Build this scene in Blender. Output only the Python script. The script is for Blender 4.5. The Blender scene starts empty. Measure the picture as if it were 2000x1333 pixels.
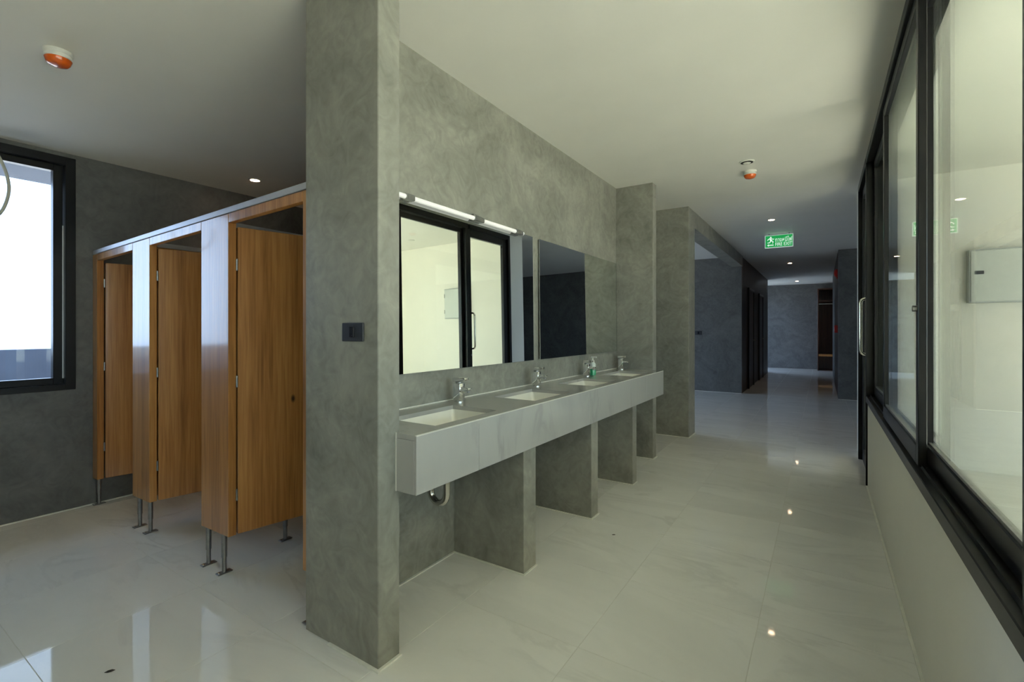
import bpy, bmesh, math, random
from mathutils import Vector, Matrix, Euler
random.seed(7)
sc = bpy.context.scene
COL = sc.collection

# ------------------------------------------------------------------ camera
F_PX = 930.0
H = 1.27
YAW = math.atan(605.0 / F_PX)
cam_d = bpy.data.cameras.new('camera')
cam_d.sensor_fit = 'HORIZONTAL'
cam_d.sensor_width = 36.0
cam_d.lens = F_PX / 2000.0 * 36.0
cam_d.shift_y = -23.5 / 2000.0
cam_d.clip_start = 0.02
cam_d.clip_end = 200
cam = bpy.data.objects.new('camera', cam_d)
COL.objects.link(cam)
cam.location = (0, 0, H)
cam.rotation_euler = (math.pi / 2, 0, YAW)
sc.camera = cam

# ------------------------------------------------------------------ world / sun / exposure
world = bpy.data.worlds.new('sky')
sc.world = world
world.use_nodes = True
wn = world.node_tree
wn.nodes.clear()
wo = wn.nodes.new('ShaderNodeOutputWorld')
wb = wn.nodes.new('ShaderNodeBackground')
wb.inputs['Color'].default_value = (0.58, 0.75, 1.0, 1)
wb.inputs['Strength'].default_value = 5.0
wn.links.new(wb.outputs[0], wo.inputs['Surface'])

SUN_E = 25.0
sd = bpy.data.lights.new('sun', 'SUN')
sd.energy = SUN_E
sd.color = (1.0, 0.92, 0.81)
sd.angle = 0.01
sun = bpy.data.objects.new('sun', sd)
COL.objects.link(sun)
sun_dir = Vector((-math.cos(math.radians(52)), 0.12, -math.sin(math.radians(52))))
sun.rotation_euler = sun_dir.to_track_quat('-Z', 'Y').to_euler()


def portal(name, center, sx, sy, normal):
    ld = bpy.data.lights.new(name, 'AREA')
    ld.shape = 'RECTANGLE'
    ld.size = sx
    ld.size_y = sy
    ld.cycles.is_portal = True
    o = bpy.data.objects.new(name, ld)
    COL.objects.link(o)
    o.location = center
    o.rotation_euler = Vector(normal).to_track_quat('-Z', 'Z').to_euler()
    return o


sc.view_settings.view_transform = 'Standard'
sc.view_settings.look = 'None'
sc.view_settings.gamma = 1.0
sc.view_settings.use_curve_mapping = False
sc.view_settings.exposure = 0.12
sc.cycles.max_bounces = 14
sc.cycles.diffuse_bounces = 7
sc.cycles.glossy_bounces = 6
sc.cycles.transparent_max_bounces = 24
sc.cycles.caustics_reflective = False
sc.cycles.caustics_refractive = False
sc.cycles.sample_clamp_indirect = 8.0
sc.cycles.use_denoising = True

# ------------------------------------------------------------------ materials
MATS = {}


def new_mat(name):
    m = bpy.data.materials.new(name)
    m.use_nodes = True
    nt = m.node_tree
    b = nt.nodes['Principled BSDF']
    MATS[name] = m
    return m, nt, b


def N(nt, t, **kw):
    n = nt.nodes.new(t)
    for k, v in kw.items():
        if k in n.inputs:
            n.inputs[k].default_value = v
        else:
            setattr(n, k, v)
    return n


def L(nt, a, b):
    nt.links.new(a, b)


def simple(name, col, rough=0.5, metal=0.0, var=0.04, scale=30.0, coat=0.0, spec=0.5, bump=0.0):
    m, nt, b = new_mat(name)
    g = N(nt, 'ShaderNodeNewGeometry')
    no = N(nt, 'ShaderNodeTexNoise')
    no.inputs['Scale'].default_value = scale
    no.inputs['Detail'].default_value = 3
    L(nt, g.outputs['Position'], no.inputs['Vector'])
    r = N(nt, 'ShaderNodeValToRGB')
    r.color_ramp.elements[0].position = 0.3
    r.color_ramp.elements[1].position = 0.7
    r.color_ramp.elements[0].color = tuple(c * (1 - var) for c in col) + (1,)
    r.color_ramp.elements[1].color = tuple(min(1, c * (1 + var)) for c in col) + (1,)
    L(nt, no.outputs['Fac'], r.inputs['Fac'])
    L(nt, r.outputs['Color'], b.inputs['Base Color'])
    b.inputs['Roughness'].default_value = rough
    b.inputs['Metallic'].default_value = metal
    b.inputs['Specular IOR Level'].default_value = spec
    if coat:
        b.inputs['Coat Weight'].default_value = coat
        b.inputs['Coat Roughness'].default_value = 0.08
    if bump:
        bp = N(nt, 'ShaderNodeBump')
        bp.inputs['Strength'].default_value = bump
        bp.inputs['Distance'].default_value = 0.002
        L(nt, no.outputs['Fac'], bp.inputs['Height'])
        L(nt, bp.outputs['Normal'], b.inputs['Normal'])
    return m


def concrete(name, lo, hi, rough=0.5):
    m, nt, b = new_mat(name)
    g = N(nt, 'ShaderNodeNewGeometry')
    n1 = N(nt, 'ShaderNodeTexNoise')
    n1.inputs['Scale'].default_value = 1.9
    n1.inputs['Detail'].default_value = 7
    n1.inputs['Roughness'].default_value = 0.62
    n1.inputs['Distortion'].default_value = 1.6
    L(nt, g.outputs['Position'], n1.inputs['Vector'])
    n2 = N(nt, 'ShaderNodeTexNoise')
    n2.inputs['Scale'].default_value = 9.0
    n2.inputs['Detail'].default_value = 6
    n2.inputs['Distortion'].default_value = 2.5
    L(nt, g.outputs['Position'], n2.inputs['Vector'])
    mx = N(nt, 'ShaderNodeMix')
    mx.data_type = 'FLOAT'
    mx.inputs[0].default_value = 0.35
    L(nt, n1.outputs['Fac'], mx.inputs[2])
    L(nt, n2.outputs['Fac'], mx.inputs[3])
    r = N(nt, 'ShaderNodeValToRGB')
    r.color_ramp.elements[0].position = 0.33
    r.color_ramp.elements[0].color = lo + (1,)
    r.color_ramp.elements[1].position = 0.68
    r.color_ramp.elements[1].color = hi + (1,)
    L(nt, mx.outputs[0], r.inputs['Fac'])
    L(nt, r.outputs['Color'], b.inputs['Base Color'])
    b.inputs['Roughness'].default_value = rough
    b.inputs['Specular IOR Level'].default_value = 0.35
    bp = N(nt, 'ShaderNodeBump')
    bp.inputs['Strength'].default_value = 0.12
    bp.inputs['Distance'].default_value = 0.004
    L(nt, n2.outputs['Fac'], bp.inputs['Height'])
    L(nt, bp.outputs['Normal'], b.inputs['Normal'])
    return m


def marble(name, base, vein, rough, vscale=1.1, use_random=True, stretch=(1, 1, 1), vein_amt=1.0, spec=0.5):
    m, nt, b = new_mat(name)
    g = N(nt, 'ShaderNodeNewGeometry')
    oi = N(nt, 'ShaderNodeObjectInfo')
    ml = N(nt, 'ShaderNodeVectorMath')
    ml.operation = 'SCALE'
    comb = N(nt, 'ShaderNodeCombineXYZ')
    comb.inputs[0].default_value = 17.0
    comb.inputs[1].default_value = 31.0
    comb.inputs[2].default_value = 11.0
    L(nt, comb.outputs[0], ml.inputs[0])
    if use_random:
        L(nt, oi.outputs['Random'], ml.inputs['Scale'])
    else:
        ml.inputs['Scale'].default_value = 0.0
    st = N(nt, 'ShaderNodeVectorMath')
    st.operation = 'MULTIPLY'
    st.inputs[1].default_value = stretch
    L(nt, g.outputs['Position'], st.inputs[0])
    ad = N(nt, 'ShaderNodeVectorMath')
    ad.operation = 'ADD'
    L(nt, st.outputs[0], ad.inputs[0])
    L(nt, ml.outputs[0], ad.inputs[1])
    no = N(nt, 'ShaderNodeTexNoise')
    no.inputs['Scale'].default_value = vscale
    no.inputs['Detail'].default_value = 8
    no.inputs['Roughness'].default_value = 0.6
    no.inputs['Distortion'].default_value = 0.9
    L(nt, ad.outputs[0], no.inputs['Vector'])
    sub = N(nt, 'ShaderNodeMath')
    sub.operation = 'SUBTRACT'
    sub.inputs[1].default_value = 0.5
    L(nt, no.outputs['Fac'], sub.inputs[0])
    ab = N(nt, 'ShaderNodeMath')
    ab.operation = 'ABSOLUTE'
    L(nt, sub.outputs[0], ab.inputs[0])
    r = N(nt, 'ShaderNodeValToRGB')
    r.color_ramp.elements[0].position = 0.0
    r.color_ramp.elements[0].color = (vein_amt, vein_amt, vein_amt, 1)
    r.color_ramp.elements[1].position = 0.035
    r.color_ramp.elements[1].color = (0, 0, 0, 1)
    L(nt, ab.outputs[0], r.inputs['Fac'])
    # patchiness so veins come and go
    n2 = N(nt, 'ShaderNodeTexNoise')
    n2.inputs['Scale'].default_value = vscale * 1.6
    n2.inputs['Detail'].default_value = 3
    L(nt, ad.outputs[0], n2.inputs['Vector'])
    r2 = N(nt, 'ShaderNodeValToRGB')
    r2.color_ramp.elements[0].position = 0.42
    r2.color_ramp.elements[1].position = 0.68
    L(nt, n2.outputs['Fac'], r2.inputs['Fac'])
    mu = N(nt, 'ShaderNodeMath')
    mu.operation = 'MULTIPLY'
    L(nt, r.outputs['Color'], mu.inputs[0])
    L(nt, r2.outputs['Color'], mu.inputs[1])
    mx = N(nt, 'ShaderNodeMix')
    mx.data_type = 'RGBA'
    mx.inputs[6].default_value = base + (1,)
    mx.inputs[7].default_value = vein + (1,)
    L(nt, mu.outputs[0], mx.inputs[0])
    # faint overall cloud
    mx2 = N(nt, 'ShaderNodeMix')
    mx2.data_type = 'RGBA'
    mx2.blend_type = 'MULTIPLY'
    mx2.inputs[0].default_value = 1.0
    r3 = N(nt, 'ShaderNodeValToRGB')
    r3.color_ramp.elements[0].position = 0.3
    r3.color_ramp.elements[0].color = (0.88, 0.88, 0.88, 1)
    r3.color_ramp.elements[1].position = 0.7
    r3.color_ramp.elements[1].color = (1, 1, 1, 1)
    L(nt, no.outputs['Fac'], r3.inputs['Fac'])
    L(nt, mx.outputs[2], mx2.inputs[6])
    L(nt, r3.outputs['Color'], mx2.inputs[7])
    L(nt, mx2.outputs[2], b.inputs['Base Color'])
    b.inputs['Roughness'].default_value = rough
    b.inputs['Specular IOR Level'].default_value = spec
    return m


def wood(name, c0, c1, c2, rough=0.35):
    m, nt, b = new_mat(name)
    g = N(nt, 'ShaderNodeNewGeometry')
    mp = N(nt, 'ShaderNodeVectorMath')
    mp.operation = 'MULTIPLY'
    mp.inputs[1].default_value = (1.0, 1.0, 0.035)
    L(nt, g.outputs['Position'], mp.inputs[0])
    n1 = N(nt, 'ShaderNodeTexNoise')
    n1.inputs['Scale'].default_value = 90
    n1.inputs['Detail'].default_value = 4
    n1.inputs['Distortion'].default_value = 0.4
    L(nt, mp.outputs[0], n1.inputs['Vector'])
    n2 = N(nt, 'ShaderNodeTexNoise')
    n2.inputs['Scale'].default_value = 14
    n2.inputs['Detail'].default_value = 2
    L(nt, mp.outputs[0], n2.inputs['Vector'])
    mx = N(nt, 'ShaderNodeMix')
    mx.data_type = 'FLOAT'
    mx.inputs[0].default_value = 0.5
    L(nt, n1.outputs['Fac'], mx.inputs[2])
    L(nt, n2.outputs['Fac'], mx.inputs[3])
    r = N(nt, 'ShaderNodeValToRGB')
    e = r.color_ramp.elements
    e[0].position = 0.32
    e[0].color = c0 + (1,)
    e[1].position = 0.68
    e[1].color = c2 + (1,)
    x = e.new(0.5)
    x.color = c1 + (1,)
    L(nt, mx.outputs[0], r.inputs['Fac'])
    # sparse knots
    mk = N(nt, 'ShaderNodeVectorMath')
    mk.operation = 'MULTIPLY'
    mk.inputs[1].default_value = (1, 1, 0.55)
    L(nt, g.outputs['Position'], mk.inputs[0])
    v = N(nt, 'ShaderNodeTexVoronoi')
    v.inputs['Scale'].default_value = 3.1
    L(nt, mk.outputs[0], v.inputs['Vector'])
    rk = N(nt, 'ShaderNodeValToRGB')
    rk.color_ramp.elements[0].position = 0.025
    rk.color_ramp.elements[0].color = (1, 1, 1, 1)
    rk.color_ramp.elements[1].position = 0.05
    rk.color_ramp.elements[1].color = (0, 0, 0, 1)
    L(nt, v.outputs['Distance'], rk.inputs['Fac'])
    mc = N(nt, 'ShaderNodeMix')
    mc.data_type = 'RGBA'
    mc.inputs[7].default_value = (0.05, 0.022, 0.01, 1)
    L(nt, rk.outputs['Color'], mc.inputs[0])
    L(nt, r.outputs['Color'], mc.inputs[6])
    L(nt, mc.outputs[2], b.inputs['Base Color'])
    b.inputs['Roughness'].default_value = rough
    b.inputs['Specular IOR Level'].default_value = 0.5
    b.inputs['Coat Weight'].default_value = 0.8
    b.inputs['Coat Roughness'].default_value = 0.09
    bp = N(nt, 'ShaderNodeBump')
    bp.inputs['Strength'].default_value = 0.10
    bp.inputs['Distance'].default_value = 0.002
    L(nt, n1.outputs['Fac'], bp.inputs['Height'])
    L(nt, bp.outputs['Normal'], b.inputs['Normal'])
    return m


def glass(name, tint, f0=0.045):
    m, nt, b = new_mat(name)
    nt.nodes.remove(b)
    out = nt.nodes['Material Output']
    lw = N(nt, 'ShaderNodeLayerWeight')
    pw = N(nt, 'ShaderNodeMath')
    pw.operation = 'POWER'
    pw.inputs[1].default_value = 5.0
    L(nt, lw.outputs['Facing'], pw.inputs[0])
    ma = N(nt, 'ShaderNodeMath')
    ma.operation = 'MULTIPLY_ADD'
    ma.inputs[1].default_value = 1 - f0
    ma.inputs[2].default_value = f0
    L(nt, pw.outputs[0], ma.inputs[0])
    tr = N(nt, 'ShaderNodeBsdfTransparent')
    tr.inputs['Color'].default_value = tint + (1,)
    gl = N(nt, 'ShaderNodeBsdfGlossy')
    gl.inputs['Roughness'].default_value = 0.0
    gl.inputs['Color'].default_value = (0.95, 1, 0.97, 1)
    ms = N(nt, 'ShaderNodeMixShader')
    L(nt, ma.outputs[0], ms.inputs[0])
    L(nt, tr.outputs[0], ms.inputs[1])
    L(nt, gl.outputs[0], ms.inputs[2])
    L(nt, ms.outputs[0], out.inputs['Surface'])
    return m


def emit(name, col, strength):
    m, nt, b = new_mat(name)
    b.inputs['Base Color'].default_value = (0.8, 0.8, 0.8, 1)
    b.inputs['Emission Color'].default_value = col + (1,)
    b.inputs['Emission Strength'].default_value = strength
    b.inputs['Roughness'].default_value = 0.4
    return m


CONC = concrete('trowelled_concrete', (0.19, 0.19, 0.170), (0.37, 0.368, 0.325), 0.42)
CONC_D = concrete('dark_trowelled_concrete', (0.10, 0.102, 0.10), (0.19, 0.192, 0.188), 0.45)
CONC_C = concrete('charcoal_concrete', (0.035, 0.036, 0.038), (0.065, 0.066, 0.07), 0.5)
CEIL = simple('ceiling_paint', (0.80, 0.79, 0.75), 0.7, var=0.015, scale=3)
WHITE = simple('white_wall_paint', (0.85, 0.84, 0.78), 0.5, var=0.012, scale=4)
TILE = marble('polished_porcelain', (0.81, 0.81, 0.785), (0.61, 0.61, 0.59), 0.04, 1.7, True, (0.5, 1.3, 1), 0.6, 0.32)
GROUT = simple('pale_grout', (0.62, 0.61, 0.56), 0.8, var=0.06, scale=20)
SEAL = simple('white_sealant', (0.74, 0.74, 0.68), 0.6, var=0.05, scale=25)
STONE = marble('grey_marble_tile', (0.44, 0.44, 0.425), (0.25, 0.25, 0.25), 0.14, 1.6, True, (1, 1.3, 0.45), 0.4)
EDGE = simple('pale_tile_edge', (0.66, 0.66, 0.61), 0.4, var=0.03)
BLACK = simple('black_aluminium', (0.012, 0.012, 0.013), 0.32, var=0.1, scale=12, spec=0.3)
RUBBER = simple('black_gasket', (0.012, 0.012, 0.012), 0.7)
WOOD = wood('varnished_pine', (0.26, 0.10, 0.026), (0.44, 0.195, 0.055), (0.58, 0.29, 0.095))
DWOOD = wood('dark_wardrobe_wood', (0.05, 0.02, 0.012), (0.09, 0.035, 0.02), (0.13, 0.055, 0.03))
ALU = simple('grey_aluminium', (0.52, 0.52, 0.55), 0.42, 0.6, var=0.05, scale=8)
STEEL = simple('dull_steel', (0.30, 0.30, 0.30), 0.38, 0.9, var=0.12, scale=40)
SATIN = simple('satin_stainless', (0.72, 0.71, 0.66), 0.18, 1.0, var=0.03)
CHROME = simple('chrome', (0.86, 0.87, 0.88), 0.05, 1.0, var=0.01)
MIRROR = simple('silvered_mirror', (0.86, 0.90, 0.86), 0.0, 1.0, var=0.003, scale=1)
CERAM = simple('white_ceramic', (0.84, 0.84, 0.78), 0.12, var=0.01, coat=0.5)
PLASTIC = simple('white_plastic', (0.76, 0.76, 0.72), 0.4, var=0.02)
ORANGE = simple('orange_dust_cover', (0.75, 0.13, 0.015), 0.25, var=0.08, scale=60, coat=0.6)
DPLATE = simple('charcoal_switch_plastic', (0.035, 0.036, 0.045), 0.35, var=0.06)
DROCK = simple('black_rocker_plastic', (0.02, 0.02, 0.026), 0.25, var=0.05)
PBOX = simple('pale_grey_enamel', (0.62, 0.65, 0.62), 0.35, var=0.02)
PBOXE = simple('pale_grey_enamel_edge', (0.50, 0.53, 0.53), 0.4, var=0.02)
RED = simple('red_enamel', (0.45, 0.02, 0.015), 0.35, var=0.06)
CABLE = simple('cream_cable', (0.55, 0.55, 0.47), 0.5, var=0.03)
DOORM = simple('dark_door_laminate', (0.030, 0.030, 0.036), 0.45, var=0.1, scale=6)
SOAPG = simple('green_soap', (0.03, 0.36, 0.16), 0.15, var=0.08, coat=0.6)
SOAPL = simple('soap_label', (0.62, 0.68, 0.66), 0.4, var=0.08, scale=80)
LEAFM = simple('dry_leaf', (0.06, 0.05, 0.035), 0.8, var=0.3, scale=200)
EXT = simple('exterior_render', (0.24, 0.26, 0.32), 0.8, var=0.12, scale=3)
GROUND = simple('exterior_paving', (0.42, 0.41, 0.38), 0.9, var=0.1, scale=2)
GLASS = glass('greenish_pane', (0.955, 0.98, 0.90))
GLASSB = glass('daylight_blue_pane', (0.91, 0.955, 1.0))  # blue tint put into the glass so the daylight comes in bluer
LAMP = emit('warm_downlight_lens', (1.0, 0.70, 0.45), 32.0)
LAMPOFF = simple('frosted_lens', (0.7, 0.7, 0.66), 0.3)
TUBE = emit('opal_tube', (1.0, 1.0, 0.90), 0.30)
SIGNG = emit('exit_green', (0.02, 0.62, 0.14), 0.42)
MATS['exit_green'].node_tree.nodes['Principled BSDF'].inputs['Base Color'].default_value = (0.01, 0.25, 0.07, 1)
SIGNW = emit('exit_white', (0.85, 1.0, 0.90), 0.75)
SIGNF = emit('exit_frame', (0.75, 1.0, 0.85), 0.35)

# ------------------------------------------------------------------ mesh helpers


def bm_box(bm, x0, x1, y0, y1, z0, z1):
    vs = [bm.verts.new(p) for p in ((x0, y0, z0), (x1, y0, z0), (x1, y1, z0), (x0, y1, z0),
                                    (x0, y0, z1), (x1, y0, z1), (x1, y1, z1), (x0, y1, z1))]
    for f in ((0, 3, 2, 1), (4, 5, 6, 7), (0, 1, 5, 4), (1, 2, 6, 5), (2, 3, 7, 6), (3, 0, 4, 7)):
        bm.faces.new([vs[i] for i in f])
    return vs


def bm_bevel(bm, w, seg=1):
    bmesh.ops.bevel(bm, geom=list(bm.edges), offset=w, segments=seg, affect='EDGES', profile=0.5)


def bm_lathe(bm, prof, c=(0, 0, 0), seg=24, axis='Z'):
    rings = []
    for r, z in prof:
        ring = []
        for i in range(seg):
            a = 2 * math.pi * i / seg
            p = (r * math.cos(a), r * math.sin(a), z)
            if axis == 'X':
                p = (p[2], p[0], p[1])
            elif axis == 'Y':
                p = (p[0], p[2], p[1])
            ring.append(bm.verts.new((p[0] + c[0], p[1] + c[1], p[2] + c[2])))
        rings.append(ring)
    for a, b in zip(rings, rings[1:]):
        for i in range(seg):
            j = (i + 1) % seg
            bm.faces.new((a[i], a[j], b[j], b[i]))
    bm.faces.new(list(reversed(rings[0])))
    bm.faces.new(rings[-1])
    bmesh.ops.recalc_face_normals(bm, faces=bm.faces)


def bm_tube(bm, pts, r, seg=12, caps=True):
    pts = [Vector(p) for p in pts]
    rings = []
    up = None
    for i, p in enumerate(pts):
        if i == 0:
            d = pts[1] - pts[0]
        elif i == len(pts) - 1:
            d = pts[-1] - pts[-2]
        else:
            d = (pts[i + 1] - p).normalized() + (p - pts[i - 1]).normalized()
        d.normalize()
        if up is None:
            up = Vector((0, 0, 1)) if abs(d.z) < 0.9 else Vector((1, 0, 0))
        u = (up - d * up.dot(d)).normalized()
        w = d.cross(u)
        up = u
        rr = r[i] if isinstance(r, (list, tuple)) else r
        rings.append([bm.verts.new(p + (u * math.cos(2 * math.pi * k / seg) + w * math.sin(2 * math.pi * k / seg)) * rr) for k in range(seg)])
    for a, b in zip(rings, rings[1:]):
        for i in range(seg):
            j = (i + 1) % seg
            bm.faces.new((a[i], a[j], b[j], b[i]))
    if caps:
        bm.faces.new(list(reversed(rings[0])))
        bm.faces.new(rings[-1])
    bmesh.ops.recalc_face_normals(bm, faces=bm.faces)


def link(name, me, mat, parent=None, loc=(0, 0, 0)):
    o = bpy.data.objects.new(name, me)
    COL.objects.link(o)
    if mat is not None and not me.materials:
        me.materials.append(mat)
    o.location = loc
    if parent is not None:
        o.parent = parent
    return o


def obj(name, bm, mat, parent=None, loc=(0, 0, 0), smooth=False):
    """bm holds WORLD coordinates relative to loc when given; for a child, loc is relative to its parent."""
    me = bpy.data.meshes.new(name)
    bmesh.ops.recalc_face_normals(bm, faces=bm.faces)
    bm.to_mesh(me)
    bm.free()
    if smooth:
        for p in me.polygons:
            p.use_smooth = True
        me.set_sharp_from_angle(angle=math.radians(35))
    return link(name, me, mat, parent, loc)


def tag(o, label=None, cat=None, group=None, kind=None):
    if label:
        o['label'] = label
    if cat:
        o['category'] = cat
    if group:
        o['group'] = group
    if kind:
        o['kind'] = kind
    return o


def empty(name, loc):
    o = bpy.data.objects.new(name, None)
    COL.objects.link(o)
    o.location = loc
    o.empty_display_size = 0.05
    return o


def wloc(parent):
    v = Vector((0, 0, 0))
    p = parent
    while p is not None:
        v += p.location
        p = p.parent
    return v


def part_box(name, parent, x0, x1, y0, y1, z0, z1, mat, bevel=0.0, seg=1, fn=None):
    """child box given in world coordinates"""
    o = wloc(parent)
    bm = bmesh.new()
    bm_box(bm, x0, x1, y0, y1, z0, z1)
    if bevel:
        bm_bevel(bm, bevel, seg)
    for v in bm.verts:
        if fn:
            v.co = fn(v.co)
        v.co -= o
    return obj(name, bm, mat, parent)


def part_tube(name, parent, pts, r, mat, seg=12):
    o = wloc(parent)
    bm = bmesh.new()
    bm_tube(bm, [Vector(p) - o for p in pts], r, seg)
    return obj(name, bm, mat, parent, smooth=True)


def part_lathe(name, parent, c, prof, mat, seg=24, axis='Z'):
    o = wloc(parent)
    bm = bmesh.new()
    bm_lathe(bm, prof, tuple(Vector(c) - o), seg, axis)
    return obj(name, bm, mat, parent, smooth=True)


def struct_boxes(name, boxes, mat, label, cat, bevel=0.0):
    bm = bmesh.new()
    for b in boxes:
        if bevel:
            b2 = bmesh.new()
            bm_box(b2, *b)
            bm_bevel(b2, bevel)
            me = bpy.data.meshes.new('tmp')
            b2.to_mesh(me)
            b2.free()
            bm.from_mesh(me)
            bpy.data.meshes.remove(me)
        else:
            bm_box(bm, *b)
    o = obj(name, bm, mat)
    return tag(o, label, cat, kind='structure')


def wall_with_hole(name, axis, a0, a1, lo, hi, z0, z1, holes, mat, label, cat='wall'):
    """wall slab: thickness a0..a1 along axis ('X' or 'Y'), running lo..hi on the other, holes=[(l,h,zb,zt)]"""
    cuts = sorted(set([lo, hi] + [h[0] for h in holes] + [h[1] for h in holes]))
    zc = sorted(set([z0, z1] + [h[2] for h in holes] + [h[3] for h in holes]))
    boxes = []
    for i in range(len(cuts) - 1):
        run = None
        for j in range(len(zc) - 1):
            cm, zm = (cuts[i] + cuts[i + 1]) / 2, (zc[j] + zc[j + 1]) / 2
            solid = not any(h[0] < cm < h[1] and h[2] < zm < h[3] for h in holes)
            if solid:
                if run is None:
                    run = [zc[j], zc[j + 1]]
                else:
                    run[1] = zc[j + 1]
            if (not solid or j == len(zc) - 2) and run is not None:
                if axis == 'X':
                    boxes.append((a0, a1, cuts[i], cuts[i + 1], run[0], run[1]))
                else:
                    boxes.append((cuts[i], cuts[i + 1], a0, a1, run[0], run[1]))
                run = None
    return struct_boxes(name, boxes, mat, label, cat)


# ------------------------------------------------------------------ dimensions
CZ = 2.70          # corridor ceiling
CZL = 2.50         # lower ceiling over the cubicles
XR = 0.31          # corridor face of the glazed wall
XM = -1.755        # mirror wall face
XMB = -1.827       # back of the mirror wall
XL = -4.43         # window wall on the left
XF = -1.38         # front of the two piers
YB = -4.2          # wall behind the camera
GX0, GX1 = -0.23, 0.585   # tile joints
GY0, GY1 = 2.955, 0.61

# ------------------------------------------------------------------ floors
TILE_ME = {}


def tile_mesh(w, d):
    k = (round(w, 3), round(d, 3))
    if k not in TILE_ME:
        bm = bmesh.new()
        g = 0.001
        bm_box(bm, g, w - g, g, d - g, -0.012, 0.0)
        top = [e for e in bm.edges if all(abs(v.co.z) < 1e-6 for v in e.verts)]
        bmesh.ops.bevel(bm, geom=top, offset=0.0006, segments=1, affect='EDGES')
        me = bpy.data.meshes.new('tile')
        bmesh.ops.recalc_face_normals(bm, faces=bm.faces)
        bm.to_mesh(me)
        bm.free()
        me.materials.append(TILE)
        TILE_ME[k] = me
    return TILE_ME[k]


def lay_tiles(floor, x0, x1, y0, y1):
    i0 = math.floor((x0 - GX0) / GX1)
    i1 = math.ceil((x1 - GX0) / GX1)
    j0 = math.floor((y0 - GY0) / GY1)
    j1 = math.ceil((y1 - GY0) / GY1)
    for i in range(i0, i1):
        for j in range(j0, j1):
            a0, a1 = max(x0, GX0 + i * GX1), min(x1, GX0 + (i + 1) * GX1)
            b0, b1 = max(y0, GY0 + j * GY1), min(y1, GY0 + (j + 1) * GY1)
            if a1 - a0 < 0.02 or b1 - b0 < 0.02:
                continue
            link('tile', tile_mesh(a1 - a0, b1 - b0), TILE, floor, (a0, b0, 0))


floor = struct_boxes('floor', [(-6.2, 4.2, YB - 0.2, 18.2, -0.15, -0.001)], GROUT,
                     'large polished pale grey porcelain floor tiles with thin joints', 'floor')
lay_tiles(floor, XL, XR + 0.06, -0.61 - 0.095, 6.2)
lay_tiles(floor, -2.6, 1.2, 6.2, 10.36)
lay_tiles(floor, -1.4, 0.3, 10.36, 15.7)
lay_tiles(floor, -2.2, 1.3, 15.7, 17.8)


def plain_floor(name, x0, x1, y0, y1, label):
    return struct_boxes(name, [(x0, x1, y0, y1, -0.001, 0.0)], TILE, label, 'floor')


plain_floor('floor', -6.0, -2.6, 6.2, 10.36, 'polished floor of the dark cross hall running off to the left')
plain_floor('floor', 1.2, 4.0, 6.2, 10.36, 'polished floor of the dark cross hall running off to the right')
plain_floor('floor', XL, XR + 0.06, YB, -0.705, 'polished floor behind the viewpoint')
gfloor = struct_boxes('floor', [(XR + 0.06, 3.5, YB, 6.2, -0.01, -0.0008)], GROUT,
                      'pale polished tile floor inside the white glazed room', 'floor')
for i in range(0, 6):
    for j in range(-12, 6):
        a0, a1 = max(XR + 0.06, GX0 + (i + 1) * GX1), min(3.5, GX0 + (i + 2) * GX1)
        if i == 0:
            a0 = XR + 0.06
        b0, b1 = max(YB, GY0 + j * GY1), min(6.2, GY0 + (j + 1) * GY1)
        if a1 - a0 > 0.02 and b1 - b0 > 0.02:
            link('tile', tile_mesh(a1 - a0, b1 - b0), TILE, gfloor, (a0, b0, -0.0005))

# ------------------------------------------------------------------ ceilings
struct_boxes('ceiling', [(XMB, XR + 0.06, YB - 0.2, 6.2, CZ, CZ + 0.25), (-6.2, 4.2, 6.2, 10.6, CZ, CZ + 0.25), (-2.35, 1.45, 10.6, 18.2, CZ, CZ + 0.25),
                         (XR + 0.06, 3.7, YB - 0.2, 6.2, CZ, CZ + 0.25)], CEIL,
             'smooth pale painted ceiling over the washbasins and corridor', 'ceiling')


def czl(x):
    return CZL + (CZ - CZL) * (x - XL) / (XMB - XL)


bm = bmesh.new()
for v in bm_box(bm, XL - 0.2, XMB, YB - 0.2, 6.2, CZL, CZ + 0.25):
    if v.co.z < CZ:
        v.co.z = czl(v.co.x)
tag(obj('ceiling', bm, CEIL), 'gently sloping painted ceiling over the wooden cubicles', 'ceiling', kind='structure')

# ------------------------------------------------------------------ walls
WY0, WY1, WZ0, WZ1 = 0.12, 1.14, 0.845, 2.47
wall_with_hole('wall_left', 'X', XL - 0.16, XL, YB, 6.2, 0, CZL, [(WY0, WY1, WZ0, WZ1)], CONC_D,
               'dark trowelled cement wall with the big window beside the cubicles')
struct_boxes('wall_behind', [(XL - 0.16, XR + 0.12, YB - 0.16, YB, 0, CZ)], CONC_D,
             'dark cement wall behind the viewpoint', 'wall')
struct_boxes('wall_cubicle_back', [(XL, XMB, 3.3, 3.42, 0, CZ)], CONC_D,
             'dark cement wall at the back of the cubicles', 'wall')
struct_boxes('wall_mirror', [(XMB, XM, 1.318, 4.64, 0, CZ)], CONC,
             'trowelled grey cement wall behind the two mirrors', 'wall')
struct_boxes('wall_near_pier', [(XMB, XF, 1.21, 1.318, 0, CZ)], CONC,
             'tall grey cement wall end in the foreground with the light switch', 'wall', bevel=0.003)
struct_boxes('wall_far_pier', [(XMB, XF, 4.64, 4.75, 0, CZ)], CONC,
             'grey cement wall end at the far end of the washbasins', 'wall', bevel=0.003)
struct_boxes('wall_hall_corner', [(-6.0, -1.30, 5.77, 6.09, 0, CZ)], CONC,
             'grey cement wall end beyond the washbasins at the corner of the hall', 'wall', bevel=0.003)
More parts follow.
